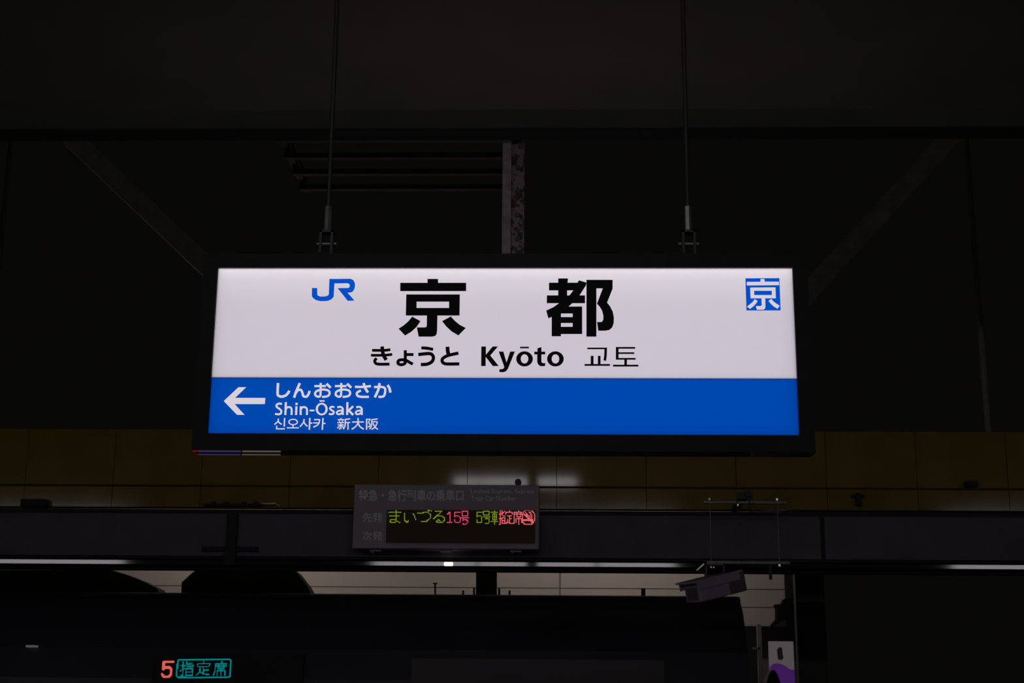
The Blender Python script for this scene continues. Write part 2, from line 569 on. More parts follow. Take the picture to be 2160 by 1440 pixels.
# two large kanji
ink = Ink(YI, 820, 570, 4.0)
ink.poly([(327, 72), (416, 72), (416, 105), (653, 105), (653, 175), (97, 175), (97, 105), (327, 105)])
ink.poly([(148, 203), (600, 203), (597, 381), (144, 381)], [(235, 264), (509, 264), (509, 317), (235, 317)])
ink.poly([(322, 375), (411, 375), (408, 510), (404, 538), (392, 553), (368, 559), (252, 559), (237, 481), (305, 481), (317, 478), (321, 465)])
ink.poly([(198, 390), (268, 428), (236, 476), (190, 518), (138, 550), (83, 492), (126, 464), (167, 428)])
ink.poly([(524, 389), (557, 425), (600, 460), (650, 486), (588, 549), (530, 515), (485, 473), (450, 428)])
ink.build('large_character', 'ink', face, label='large black character, left of the pair')
ink = Ink(YI, 820, 570, 4.0)
ink.poly([(1430, 68), (1512, 68), (1505, 169), (1505, 215), (1430, 215)])
ink.poly([(1352, 104), (1600, 104), (1612, 112), (1557, 169), (1352, 169)])
ink.poly([(1334, 211), (1656, 211), (1656, 277), (1334, 277)])
ink.poly([(1604, 84), (1668, 103), (1665, 125), (1612, 208), (1570, 257), (1518, 305), (1500, 325), (1430, 368), (1347, 405), (1328, 340), (1390, 310), (1440, 275), (1480, 250), (1525, 211), (1557, 169), (1590, 112)])
ink.poly([(1375, 390), (1440, 360), (1518, 305), (1632, 305), (1632, 537), (1453, 537), (1453, 556), (1375, 556)], [(1453, 364), (1552, 364), (1552, 394), (1453, 394)], [(1453, 444), (1552, 444), (1552, 476), (1453, 476)])
ink.rect(1668, 80, 1752, 559)
ink.poly([(1745, 80), (1889, 80), (1889, 155), (1842, 272), (1868, 305), (1890, 348), (1900, 400), (1898, 445), (1886, 480), (1862, 502), (1830, 509), (1768, 509), (1758, 436), (1790, 436), (1803, 430), (1810, 415), (1811, 385), (1800, 340), (1780, 306), (1757, 282), (1806, 152), (1745, 152)])
ink.build('large_character', 'ink', face, label='large black character, right of the pair')
# the middle line: hiragana, roman, hangul
ink = Ink(YI, 770, 720, 2160 / 220)
ink.stroke([(145, 183), (400, 183), (525, 168)], 58).stroke([(122, 285), (400, 284), (563, 266)], 56)
ink.stroke([(352, 102), (372, 250), (390, 300), (440, 382)], 76).stroke([(240, 345), (200, 400), (225, 453), (300, 470), (508, 468)], 62)
ink.stroke([(834, 180), (832, 400), (822, 455), (760, 481), (695, 465), (681, 430), (700, 393), (760, 378), (850, 392), (920, 430), (990, 470)], 64).stroke([(865, 270), (1005, 270)], 62)
ink.stroke([(1165, 132), (1290, 140), (1410, 165)], 64).stroke([(1103, 270), (1330, 250), (1405, 295), (1412, 370), (1370, 430), (1280, 470), (1155, 477)], 70)
ink.stroke([(1708, 108), (1712, 190), (1730, 275)], 80).stroke([(1935, 240), (1720, 290), (1612, 350), (1602, 420), (1680, 463), (1953, 463)], 68)
ink.build('small_lettering', 'ink', face)
ink = Ink(YI, 1000, 720, 2160 / 220)
ink.poly([(150, 103), (245, 103), (245, 272), (385, 103), (495, 103), (335, 290), (512, 508), (388, 508), (240, 318), (240, 508), (146, 508)])
ink.poly([(510, 208), (606, 208), (672, 435), (748, 208), (845, 208), (720, 520), (698, 570), (672, 605), (638, 628), (590, 638), (520, 628), (530, 570), (565, 575), (600, 565), (620, 545), (622, 515)])
ink.rect(953, 108, 1135, 142)
ink.ring(1045, 360, 172, 157, 78, 95)
ink.poly([(1312, 140), (1395, 115), (1395, 210), (1473, 210), (1473, 268), (1395, 268), (1395, 410), (1405, 435), (1430, 448), (1473, 445), (1473, 505), (1430, 512), (1370, 508), (1330, 480), (1308, 430), (1308, 268), (1247, 268), (1247, 210), (1312, 210)])
ink.ring(1685, 360, 172, 157, 78, 95)
ink.build('small_lettering', 'ink', face)
ink = Ink(YI, 1220, 720, 2160 / 140)
ink.rect(290, 198, 900, 252).poly([(850, 198), (935, 198), (925, 470), (900, 632), (818, 615), (840, 450)])
ink.rect(402, 465, 494, 740).rect(635, 465, 722, 740).rect(200, 732, 1032, 792)
ink.rect(1220, 178, 1308, 592).rect(1290, 178, 1850, 235).rect(1290, 350, 1820, 405).rect(1290, 535, 1862, 592).rect(1495, 580, 1580, 760).rect(1126, 755, 1955, 815)
ink.build('small_lettering', 'ink', face)
# company mark
ink = Ink(YI, 630, 570, 2160 / 140)
ink.poly([(435, 575), (605, 575), (605, 790), (625, 820), (690, 850), (840, 850), (930, 830), (970, 800), (982, 760), (1000, 280), (1690, 275), (1770, 310), (1820, 390), (1838, 490), (1815, 600), (1770, 680), (1700, 720), (1590, 725), (1818, 985), (1595, 990), (1270, 580), (1610, 575), (1650, 550), (1668, 500), (1650, 450), (1600, 420), (1165, 425), (1145, 760), (1140, 850), (1090, 920), (1000, 975), (890, 1000), (700, 1000), (560, 965), (470, 900), (430, 840)])
ink.build('company_mark', 'bluefilm', face, label='blue joined two-letter mark')
# blue square with a white character
ink = Ink(YI, 1540, 560, 12.0)
ink.poly([(388, 322), (1248, 317), (1280, 1135), (415, 1135)])
sq = ink.build('square_mark', 'bluefilm', face, label='blue square with white character')
ink = Ink(YI - 0.0008, 1540, 560, 12.0)
ink.poly([(770, 338), (872, 338), (875, 405), (1235, 405), (1238, 495), (425, 503), (420, 410), (768, 408)])
ink.poly([(508, 555), (1150, 550), (1160, 828), (518, 828)], [(610, 637), (1055, 637), (1057, 744), (612, 744)])
ink.poly([(795, 820), (890, 820), (895, 1040), (885, 1085), (845, 1115), (678, 1115), (652, 1022), (780, 1022), (800, 1005)])
ink.poly([(625, 848), (700, 895), (650, 970), (580, 1040), (500, 1098), (430, 1035), (510, 970), (570, 920)])
ink.poly([(1045, 843), (1100, 905), (1170, 960), (1258, 1015), (1200, 1092), (1100, 1030), (1030, 965), (970, 890)])
ink.build('square_character', 'whitefilm', face)
# arrow and next station on the blue band
Ink(YI, 430, 780, 2160 / 420).poly([(215, 337), (375, 187), (460, 187), (340, 302), (667, 303), (662, 370), (335, 370), (442, 487), (360, 487)]).build('arrow', 'whitefilm', band, label='white arrow pointing left')
ink = Ink(YI, 570, 800, 8.0)
ink.stroke([(133, 60), (125, 200), (132, 265), (190, 290), (260, 270), (300, 230), (322, 190)], 43)
ink.stroke([(500, 62), (440, 200), (402, 308)], 42).stroke([(425, 240), (470, 180), (520, 180), (545, 230), (560, 280), (610, 290), (645, 250), (665, 192)], 40)
for dx in (0, 347):
    ink.stroke([(745 + dx, 112), (940 + dx, 112)], 36)
    ink.stroke([(852 + dx, 60), (850 + dx, 200), (843 + dx, 278), (800 + dx, 290), (757 + dx, 255), (780 + dx, 200), (880 + dx, 170), (975 + dx, 185), (1002 + dx, 232), (970 + dx, 280), (875 + dx, 296)], 36)
    ink.stroke([(950 + dx, 72), (1020 + dx, 140)], 42)
ink.stroke([(1430, 125), (1560, 126), (1700, 112)], 38).stroke([(1575, 62), (1605, 150), (1650, 220)], 42).stroke([(1530, 185), (1465, 225), (1475, 275), (1540, 293), (1665, 293)], 38)
ink.stroke([(1752, 128), (1890, 128), (1937, 155), (1938, 220), (1920, 275), (1880, 293), (1825, 293)], 38).stroke([(1845, 62), (1825, 170), (1765, 302)], 42).stroke([(1980, 95), (2012, 150), (2028, 222)], 43)
ink.build('small_lettering', 'whitefilm', band)
ink = Ink(YI, 570, 845, 2160 / 210)
ink.stroke([(255, 70), (195, 60), (140, 88), (145, 135), (200, 175), (240, 220), (230, 272), (180, 293), (105, 283)], 43)
ink.stroke([(340, 30), (328, 308)], 46).stroke([(338, 175), (385, 138), (440, 146), (464, 190), (462, 308)], 42)
ink.stroke([(569, 120), (560, 308)], 46).stroke([(572, 44), (571, 94)], 50)
ink.stroke([(662, 120), (660, 308)], 45).stroke([(664, 175), (712, 138), (768, 146), (797, 190), (795, 308)], 42)
ink.stroke([(855, 210), (958, 210)], 36).ring(1117, 180, 130, 135, 82, 98)
ink.stroke([(1070, 4), (1182, 4)], 30)
ink.stroke([(1392, 138), (1330, 130), (1297, 162), (1320, 197), (1370, 228), (1375, 270), (1330, 292), (1272, 282)], 40)
for dx in (0, 412):
    ink.stroke([(1455 + dx, 142), (1520 + dx, 132), (1570 + dx, 165), (1574 + dx, 230), (1574 + dx, 308)], 42)
    ink.stroke([(1570 + dx, 210), (1490 + dx, 217), (1445 + dx, 248), (1458 + dx, 285), (1510 + dx, 290), (1565 + dx, 250)], 38)
ink.stroke([(1675, 30), (1668, 308)], 45).stroke([(1800, 118), (1690, 220)], 44).stroke([(1690, 195), (1800, 308)], 48)
ink.build('small_lettering', 'whitefilm', band)
ink = Ink(YI, 570, 845, 2160 / 210)
ink.stroke([(175, 385), (168, 445), (90, 515)], 28).stroke([(170, 435), (200, 480), (250, 510)], 28).stroke([(313, 372), (303, 560)], 30).stroke([(140, 540), (138, 608), (318, 608)], 26, False)
ink.ring(497, 460, 106, 71, 79, 47).stroke([(493, 525), (493, 585)], 26).stroke([(360, 587), (620, 587)], 24)
ink.stroke([(735, 395), (722, 465), (645, 565)], 28).stroke([(728, 450), (760, 510), (810, 555)], 28).stroke([(860, 372), (848, 628)], 32).stroke([(858, 485), (915, 485)], 26)
ink.stroke([(950, 408), (1078, 408)], 26).stroke([(1075, 398), (1055, 490), (1010, 535), (935, 572)], 27).stroke([(935, 480), (1055, 480)], 24).stroke([(1145, 372), (1130, 630)], 30).stroke([(1142, 490), (1200, 490)], 26)
ink.build('small_lettering', 'whitefilm', band)
ink = Ink(YI, 690, 870, 18.0)
ink.stroke([(525, 205), (525, 270)], 46).stroke([(400, 270), (650, 270)], 40).stroke([(455, 300), (480, 355)], 36).stroke([(598, 300), (570, 355)], 36).stroke([(385, 380), (650, 380)], 38).stroke([(400, 465), (640, 465)], 38)
ink.stroke([(525, 385), (525, 590), (455, 628)], 46, False).stroke([(490, 500), (385, 590)], 44).stroke([(560, 500), (625, 570)], 44)
ink.stroke([(875, 235), (690, 258)], 46).stroke([(692, 245), (688, 450), (660, 550), (610, 630)], 46).stroke([(690, 375), (880, 375)], 40).stroke([(795, 380), (793, 645)], 48)
ink.stroke([(945, 355), (1395, 355)], 46).stroke([(1172, 200), (1172, 380), (1080, 530), (930, 630)], 48).stroke([(1172, 370), (1240, 520), (1390, 630)], 50)
ink.stroke([(1502, 235), (1500, 645)], 50).stroke([(1480, 250), (1635, 250), (1570, 370), (1632, 455), (1610, 530), (1545, 540)], 42, False)
ink.stroke([(1920, 238), (1690, 268)], 44).stroke([(1697, 255), (1692, 450), (1665, 550), (1610, 630)], 46).stroke([(1720, 352), (1895, 352), (1860, 480), (1790, 570), (1690, 635)], 42).stroke([(1745, 400), (1820, 550), (1930, 635)], 46)
ink.build('small_lettering', 'whitefilm', band)

# hangers of the sign: brackets, turnbuckles and rods up to the ceiling
for px0, px1 in ((690, 0), (1452, 1)):
    p = at(px0, 500, YS + 0.026)
    top = 4.10
    part(MB().tube((p.x, p.y, at(px0, 470, p.y).z), (p.x, p.y, top), 0.0075), 'hanging_rod', 'rod', sign, smooth=False)
    zt_ = at(px0, 488, p.y).z
    zb_ = SZ1 + bw
    br = MB()
    br.box((p.x - 0.022, p.y - 0.02, zb_), (p.x - 0.014, p.y + 0.02, zt_))
    br.box((p.x + 0.014, p.y - 0.02, zb_), (p.x + 0.022, p.y + 0.02, zt_))
    br.box((p.x - 0.022, p.y - 0.02, zt_ - 0.008), (p.x + 0.022, p.y + 0.02, zt_))
    b_ = part(br, 'bracket', 'rod', sign)
    part(MB().tube((p.x - 0.032, p.y - 0.002, (zt_ + zb_) / 2), (p.x + 0.032, p.y - 0.002, (zt_ + zb_) / 2), 0.006), 'bolt', 'steel', b_)
    part(MB().tube((p.x, p.y, zt_), (p.x, p.y, at(px0, 436, p.y).z), 0.0115, 6), 'turnbuckle', 'steel', sign)
    cap = MB()
    n = 12
    arc = [Vector((p.x - 0.055 + 0.11 * i / n - (0.02 if px1 == 0 else 0.04), YS + 0.006, zb_ + 0.010 * math.sin(math.pi * i / n))) for i in range(n + 1)]
    cap.prism(arc, (0, DEP - 0.006, 0))
    part(cap, 'cap', 'frame', sign)

# ================================================================== rusted hanger behind the sign
YH = 5.86
xa, xb, xc = at(1060, 400, YH).x, at(1078, 400, YH).x, at(1106, 400, YH).x
hang = thing('steel_hanger', ((xa + xc) / 2, YH + 0.04, 2.82), 'flaking grey steel channel hanging from the ceiling behind the lit sign', 'hanger')
part(MB().box((xa, YH - 0.012, 2.82), (xb, YH + 0.09, 4.10)), 'flange', 'rustpale', hang)
web = MB()
web.box((xb, YH + 0.02, 2.82), (xc, YH + 0.032, 4.10))
part(web, 'web', 'rust', hang)
part(MB().box((xc - 0.006, YH, 2.82), (xc, YH + 0.09, 4.10)), 'flange', 'rust', hang)
for k in range(6):
    z = 3.36 + k * 0.11
    part(MB().tube(((xb + xc) / 2, YH + 0.02, z), ((xb + xc) / 2, YH + 0.013, z), 0.012, 8), 'rivet', 'darksteel', hang)

# ================================================================== train car number board
YD = 8.85
bx0, bx1 = at(745, 1090, YD).x, at(1137, 1090, YD).x
dz1, dz0 = at(940, 1022, YD).z, at(940, 1157, YD).z
board = thing('car_number_board', ((bx0 + bx1) / 2, YD + 0.08, dz0), 'grey electronic train car number board with green and red dot text on the beam', 'display board')
part(MB().box((bx0, YD, dz0), (bx1, YD + 0.14, dz1)), 'housing', 'board', board, bevel=0.006)
a, b = at(816, 1075, YD - 0.001), at(1129, 1147, YD - 0.001)
scr = part(MB().box((a.x, YD - 0.002, b.z), (b.x, YD + 0.01, a.z)), 'screen', 'screen', board, label='dark display window')
fr = MB()
t = 0.006
fr.box((a.x - t, YD - 0.008, b.z - t), (b.x + t, YD, b.z))
fr.box((a.x - t, YD - 0.008, a.z), (b.x + t, YD, a.z + t))
fr.box((a.x - t, YD - 0.008, b.z), (a.x, YD, a.z))
fr.box((b.x, YD - 0.008, b.z), (b.x + t, YD, a.z))
part(fr, 'screen_rim', 'board', board)
YT = YD - 0.0015
type_text('特急・急行列車の乗車口', (757, 1032, 978, 1057), YT, 'heading', 'boardtext', board, 0.022)
type_text('Limited Express, Express', (993, 1031, 1127, 1043), YT, 'heading', 'boardtext', board, 0.012)
type_text('Train Car Number', (993, 1045, 1089, 1056), YT, 'heading', 'boardtext', board, 0.012)
type_text('先発', (764, 1081, 807, 1101), YT, 'row_label', 'boardtext', board, 0.015)
type_text('次発', (764, 1120, 807, 1139), YT, 'row_label', 'boardtext', board, 0.015)
PT = 1.96
YL = YD - 0.004
K = 2160 / 170
d = Dots(YL, 818, 1074, PT)
d.lines(812, 1068, K, [
    [(105, 152), (415, 152)], [(130, 248), (385, 248)], [(292, 95), (295, 375)], [(290, 345), (165, 345), (135, 390), (165, 430), (260, 430), (295, 375), (410, 432)],
    [(518, 165), (520, 350), (590, 435), (635, 370)], [(760, 190), (800, 260), (822, 355)],
    [(880, 180), (1020, 178), (1040, 148), (1140, 148), (1210, 210), (1215, 310), (1110, 390), (980, 398)], [(1155, 95), (1180, 130)], [(1205, 95), (1240, 130)],
    [(1345, 125), (1515, 125), (1420, 220), (1300, 330)], [(1400, 248), (1530, 248), (1590, 310), (1580, 390), (1530, 435), (1400, 430), (1380, 390), (1430, 345), (1530, 430)]])
d.lines(972, 1068, K, [
    [(575, 150), (425, 150), (425, 275)], [(430, 248), (540, 248), (560, 280), (560, 400), (540, 435), (460, 435), (425, 400), (425, 345)],
    [(620, 120), (770, 120), (770, 228), (620, 228), (620, 120)], [(600, 275), (790, 275)], [(690, 285), (650, 330), (770, 330), (770, 400), (735, 455), (670, 450)],
    [(820, 152), (990, 152)], [(905, 95), (905, 465)], [(845, 200), (960, 200), (960, 355), (845, 355), (845, 200)], [(845, 275), (960, 275)], [(820, 402), (990, 402)]])
d.build('dot_text', 'led_green', scr, label='yellow-green dot text')
d = Dots(YL, 818, 1074, PT)
d.lines(812, 1068, K, [
    [(1670, 210), (1735, 150), (1735, 435)], [(1670, 435), (1800, 435)],
    [(2010, 155), (1875, 155), (1875, 280)], [(1880, 250), (1980, 250), (2010, 290), (2010, 400), (1985, 435), (1900, 435), (1870, 400), (1870, 350)]])
d.lines(972, 1068, K, [
    [(32, 125), (185, 125), (185, 262), (32, 262), (32, 125)], [(15, 302), (210, 302)], [(75, 310), (60, 385)], [(60, 352), (150, 352), (185, 385), (180, 430), (130, 485), (90, 485), (55, 450)]])
d.build('dot_text', 'led_pink', scr, label='red dot text')
d = Dots(YL, 818, 1074, PT)
d.lines(972, 1068, K, [
    [(1055, 95), (1055, 465), (1030, 465)], [(1020, 205), (1080, 205)], [(1020, 330), (1085, 330)], [(1105, 95), (1105, 235), (1185, 245)], [(1190, 120), (1110, 180)],
    [(1100, 310), (1190, 310), (1190, 460), (1100, 460), (1100, 310)], [(1100, 385), (1190, 385)],
    [(1300, 100), (1300, 150)], [(1215, 205), (1215, 152), (1385, 152), (1385, 205)], [(1245, 248), (1360, 248)], [(1300, 250), (1300, 430)], [(1300, 330), (1355, 330)], [(1245, 350), (1250, 420), (1215, 460)], [(1250, 410), (1340, 460), (1385, 460)],
    [(1550, 95), (1550, 150)], [(1440, 150), (1640, 150)], [(1440, 155), (1440, 400), (1415, 460)], [(1465, 205), (1640, 205)], [(1500, 170), (1500, 285)], [(1610, 170), (1610, 285)], [(1500, 280), (1610, 280)], [(1480, 430), (1480, 325), (1620, 325), (1620, 430)], [(1550, 285), (1550, 465)],
    [(1720, 105), (1890, 105), (1970, 190), (1975, 380), (1890, 485), (1725, 485), (1655, 400), (1655, 190), (1720, 105)], [(1670, 190), (1920, 440)], [(1695, 190), (1945, 430)],
    [(1680, 340), (1920, 340)], [(1680, 365), (1920, 365)], [(1735, 150), (1760, 200), (1850, 260), (1870, 300)], [(1840, 150), (1880, 200), (1915, 260), (1915, 320)]])
d.build('dot_text', 'led_red', scr, label='light red dot text with a no smoking mark')
for px in (792, 940, 1088):
    p = at(px, 1158, YD + 0.05)
    part(MB().box((p.x - 0.035, p.y, dz0 - 0.012), (p.x + 0.035, p.y + 0.05, dz0)).tube((p.x - 0.02, p.y + 0.02, dz0 - 0.02), (p.x - 0.02, p.y + 0.02, dz0), 0.008, 8), 'bottom_catch', 'board', board)
for px in (800, 1085):
    p = at(px, 1090, YD + 0.14)
    part(MB().box((p.x - 0.03, YD + 0.10, (dz0 + dz1) / 2 - 0.03), (p.x + 0.03, YB, (dz0 + dz1) / 2 + 0.03)), 'mounting_arm', 'darksteel', board)
p = at(1093, 1017, YD + 0.07)
part(MB().tube((p.x, YD + 0.05, p.z), (p.x, YD + 0.09, p.z), 0.021, 14).box((p.x - 0.008, YD + 0.06, dz1), (p.x + 0.008, YD + 0.08, p.z)), 'eyelet', 'darksteel', board)

# ================================================================== security camera on its hanging mount
YC = 8.62
mt = thing('camera_mount', at(1576, 1187, YC), 'thin grey double bar hanging mount on threaded rods right of the board', 'mount')
def hbar(xp0, xp1, yp, th, nm):
    a, b = at(xp0, yp, YC), at(xp1, yp, YC)
    z = (a.z + b.z) / 2
    return part(MB().box((a.x, YC - 0.02, z - th / 2), (b.x, YC + 0.02, z + th / 2)), nm, 'steel', mt)
hbar(1484, 1658, 1060, 0.013, 'cross_bar')
hbar(1490, 1665, 1186.5, 0.016, 'cross_bar')
for px in (1499, 1642):
    x = at(px, 1120, YC).x
    z1, z0 = at(px, 1046, YC).z, at(px, 1190, YC).z
    part(MB().tube((x, YC, z0), (x, YC, z1), 0.0045, 8), 'threaded_rod', 'steel', mt)
    for py in (1053, 1192):
        z = at(px, py, YC).z
        part(MB().tube((x, YC, z - 0.006), (x, YC, z + 0.006), 0.011, 6), 'nut', 'chrome', mt)
p = at(1576, 1043, YC)
part(MB().tube((p.x, YC - 0.06, p.z), (p.x, YC + 0.66, p.z), 0.022, 16), 'pipe', 'darksteel', mt)
u = MB()
for dx in (-0.062, 0.01):
    z1, z0 = at(1576, 1044, YC).z, at(1576, 1086, YC).z
    u.tube((p.x + dx - 0.0, YC - 0.022, z0), (p.x + dx, YC - 0.022, z1), 0.005, 8)
u.box((p.x - 0.068, YC - 0.03, p.z - 0.03), (p.x + 0.028, YC - 0.02, p.z + 0.01))
part(u, 'pipe_clamp', 'darksteel', mt)
pb = at(1556, 1066, YC)
part(MB().tube((pb.x, YC - 0.024, pb.z - 0.006), (pb.x, YC - 0.024, pb.z + 0.006), 0.009, 6), 'nut', 'chrome', mt)
pb = at(1625, 1205, YC)
single(MB().tube((pb.x, YC, at(1625, 1222, YC).z), (pb.x, YC, at(1625, 1189.5, YC).z), 0.010, 10), 'cable_gland', 'darksteel', 'short dark cable gland hanging under the right end of the camera mount', 'cable gland')

cb, cf = at(1549, 1224, YC + 0.02), at(1460, 1247, YC - 0.22)
cam_o = thing('security_camera', (cb + cf) / 2, 'pale boxy security camera pointing down to the left below its mount', 'camera')
ax = (cf - cb).normalized()
side = ax.cross(Vector((0, 0, 1))).normalized()
upv = side.cross(ax).normalized()
L = (cf - cb).length
mid = (cb + cf) / 2
part(MB().obox(mid - upv * 0.012, ax, side, upv, (L / 2, 0.062, 0.055)), 'housing', 'camwhite', cam_o, bevel=0.01)
part(MB().obox(mid + upv * 0.055 + ax * 0.022, ax, side, upv, (L / 2 + 0.03, 0.072, 0.005)).obox(mid + upv * 0.03 + ax * 0.025 + side * 0.070, ax, side, upv, (L / 2, 0.003, 0.022)).obox(mid + upv * 0.03 + ax * 0.025 - side * 0.070, ax, side, upv, (L / 2, 0.003, 0.022)), 'sun_shield', 'camwhite', cam_o)
part(MB().obox(cf - upv * 0.016 + ax * 0.003, ax, side, upv, (0.004, 0.040, 0.034)), 'front_window', 'camdark', cam_o)
part(MB().obox(cb - upv * 0.010 + ax * (L * 0.13), ax, side, upv, (L * 0.20, 0.0655, 0.058)), 'rear_cover', 'camdark', cam_o, bevel=0.006)
pm = at(1502, 1187, YC)
yoke = MB()
yoke.box((pm.x - 0.045, YC - 0.05, pm.z - 0.085), (pm.x - 0.037, YC + 0.03, pm.z - 0.006))
yoke.box((pm.x + 0.06, YC - 0.05, pm.z - 0.085), (pm.x + 0.068, YC + 0.03, pm.z - 0.006))
yoke.box((pm.x - 0.045, YC - 0.05, pm.z - 0.018), (pm.x + 0.068, YC + 0.03, pm.z - 0.008))
part(yoke, 'yoke', 'camdark', cam_o)
q0, q1 = at(1487, 1190, YC), at(1552, 1214, YC)
part(MB().box((q0.x, YC - 0.045, q1.z), (q1.x, YC + 0.03, pm.z - 0.009)), 'mounting_block', 'soffit', cam_o, bevel=0.008)
pq = at(1477, 1196, YC - 0.05)
part(MB().obox(pq, Vector((0.75, 0, 0.66)), Vector((0, 1, 0)), Vector((-0.66, 0, 0.75)), (0.03, 0.02, 0.004)), 'side_plate', 'chrome', cam_o)
for dx in (-0.006, 0.009):
    pq = at(1502, 1196, YC - 0.052)
    part(MB().tube((pq.x + dx, YC - 0.06, pq.z), (pq.x + dx, YC - 0.048, pq.z), 0.006, 6), 'bolt', 'chrome', cam_o)

# ================================================================== train at the far platform edge
YT0 = 9.72
rz = at(1000, 1253, YT0 + 0.45).z
xe = at(1578, 1330, YT0).x
x_l = -7.5
train = thing('train', ((x_l + xe) / 2, YT0 + 1.4, -1.1), 'dark blue express train standing beyond the beam with lit car number and reserved seat display', 'train')
prof = [(YT0, -0.6), (YT0 - 0.03, 0.3), (YT0, 1.35), (YT0 + 0.03, 1.78), (YT0 + 0.07, 1.98), (YT0 + 0.13, 2.13), (YT0 + 0.24, 2.26), (YT0 + 0.38, rz - 0.03), (YT0 + 0.55, rz), (YT0 + 1.4, rz + 0.03), (YT0 + 2.3, rz), (YT0 + 2.8, 2.0), (YT0 + 2.8, -0.6)]
tb = MB()
n = len(prof)
tb.v = [Vector((x_l, y, z)) for y, z in prof] + [Vector((xe, y, z)) for y, z in prof]
tb.f = [(i, (i + 1) % n, n + (i + 1) % n, n + i) for i in range(n)] + [tuple(range(n)), tuple(range(2 * n - 1, n - 1, -1))]
part(tb, 'body', 'train', train)
rf = MB()
roof = [(YT0 + 0.36, rz - 0.045), (YT0 + 0.40, rz - 0.012), (YT0 + 0.56, rz + 0.006), (YT0 + 1.4, rz + 0.036), (YT0 + 2.3, rz + 0.006), (YT0 + 2.3, rz - 0.02)]
xr = xe + 0.004
n = len(roof)
rf.v = [Vector((x_l, y, z)) for y, z in roof] + [Vector((xr, y, z)) for y, z in roof]
rf.f = [(i, (i + 1) % n, n + (i + 1) % n, n + i) for i in range(n)] + [tuple(range(n)), tuple(range(2 * n - 1, n - 1, -1))]
part(rf, 'roof_sheet', 'trainroof', train)
YA = YT0 + 0.9
def cowl(pts):
    b = MB()
    b.prism([at(x, y, YA) for x, y in pts], (0, 0.22, 0))
    return part(b, 'air_conditioner', 'trainroof', train)
cowl([(-60, 1290), (-60, 1202), (235, 1202), (268, 1212), (300, 1225), (330, 1240), (341, 1256), (342, 1290)])
cowl([(381, 1290), (383, 1228), (405, 1208), (428, 1192), (440, 1189), (602, 1189), (625, 1206), (648, 1236), (656, 1252), (656, 1290)])
def roof_piece(pts, nm, dy=0.08, Y=YA):
    part(MB().prism([at(x, y, Y) for x, y in pts], (0, dy, 0)), nm, 'trainroof', train)
roof_piece([(1004, 1290), (1004, 1196), (1047, 1196), (1047, 1290)], 'insulator_post', 0.14)
for px in (977, 1000, 1053, 1075):
    h_ = 8 if px in (977, 1075) else 13
    p0, p1 = at(px, 1262, YA), at(px, 1253 - h_, YA)
    part(MB().tube(p0 - Vector((0, 0, 0.05)), p1, 0.011, 10, 0.007), 'roof_bolt', 'trainroof', train)
p0, p1 = at(1357, 1270, YA), at(1357, 1241, YA)
part(MB().tube(p0, p1, 0.016, 10), 'roof_knob', 'trainroof', train)
p0, p1 = at(918, 1275, YA + 0.6), at(918, 1230, YA + 0.6)
part(MB().tube(p0, p1, 0.007, 8).box((p1.x - 0.018, p1.y - 0.006, p1.z - 0.006), (p1.x + 0.018, p1.y + 0.006, p1.z + 0.004)), 'roof_antenna', 'beamdark' , train)
# side windows and displays
YG = YT0 + 0.03
a, b = at(1022, 1412, YT0), at(1300, 1412, YT0)
def side_box(x0, x1, z0, z1, nm, m, dy=0.03, par=None, **kw):
    return part(MB().box((x0, YT0 - dy, z0), (x1, YT0 + 0.06, z1)), nm, m, par or train, **kw)
zw = at(1100, 1390, YT0).z
wx0, wx1 = at(868, 1400, YT0).x, at(1400, 1400, YT0).x
side_box(wx0, wx1, 0.75, zw, 'window_surround', 'glass', 0.012)
zi = at(1100, 1414, YT0).z
pane = side_box(at(1022, 1420, YT0).x, at(1392, 1420, YT0).x, 0.8, zi, 'window', 'glass', 0.02)
YLD = YT0 - 0.034
dx0, dx1 = at(325, 1410, YT0).x, at(640, 1410, YT0).x
dzz0, dzz1 = at(420, 1440, YT0).z - 0.01, at(420, 1378, YT0).z
disp = side_box(dx0, dx1, dzz0, dzz1, 'seat_display', 'dispglass', 0.03, label='black side display with lit car number')
K2 = 2160 / 170
d = Dots(YLD, 330, 1380, 1.57, 0.82, -0.058, -0.0108)
d.lines(330, 1380, K2, [[(445, 195), (200, 195), (188, 385)], [(195, 372), (240, 345), (345, 345), (400, 400), (390, 530), (320, 598), (210, 598), (150, 530)]], 3.4)
d.build('dot_text', 'led_coral', disp, label='coral dot numeral')
d = Dots(YLD, 330, 1380, 1.57, 0.82, -0.058, -0.0108)
d.lines(330, 1380, K2, [[(590, 142), (1965, 127), (1990, 155), (1965, 585), (1930, 603), (575, 612), (542, 580), (570, 170), (590, 142)]], 2.1)
d.lines(330, 1380, K2, [
    [(715, 190), (710, 560), (660, 555)], [(645, 295), (770, 300)], [(640, 440), (770, 375)], [(815, 190), (812, 270), (950, 265)], [(950, 225), (820, 262)], [(815, 325), (970, 322), (985, 290)], [(800, 380), (965, 380), (965, 560), (785, 560), (800, 380)], [(795, 470), (965, 465)],
    [(1265, 180), (1265, 245)], [(1095, 310), (1100, 250), (1430, 245), (1420, 300)], [(1130, 330), (1400, 325)], [(1260, 330), (1255, 510)], [(1260, 415), (1390, 410)], [(1160, 370), (1160, 460), (1075, 550)], [(1165, 460), (1260, 525), (1410, 535)],
    [(1750, 180), (1750, 240)], [(1580, 250), (1880, 250)], [(1585, 255), (1570, 440), (1525, 550)], [(1600, 310), (1870, 305)], [(1670, 260), (1670, 370)], [(1810, 260), (1805, 370)], [(1665, 375), (1810, 370)], [(1625, 555), (1630, 430), (1835, 430), (1830, 560)], [(1740, 375), (1725, 555)]], 1.6)
d.build('dot_text', 'led_cyan', disp, label='cyan dot text in a rounded box')
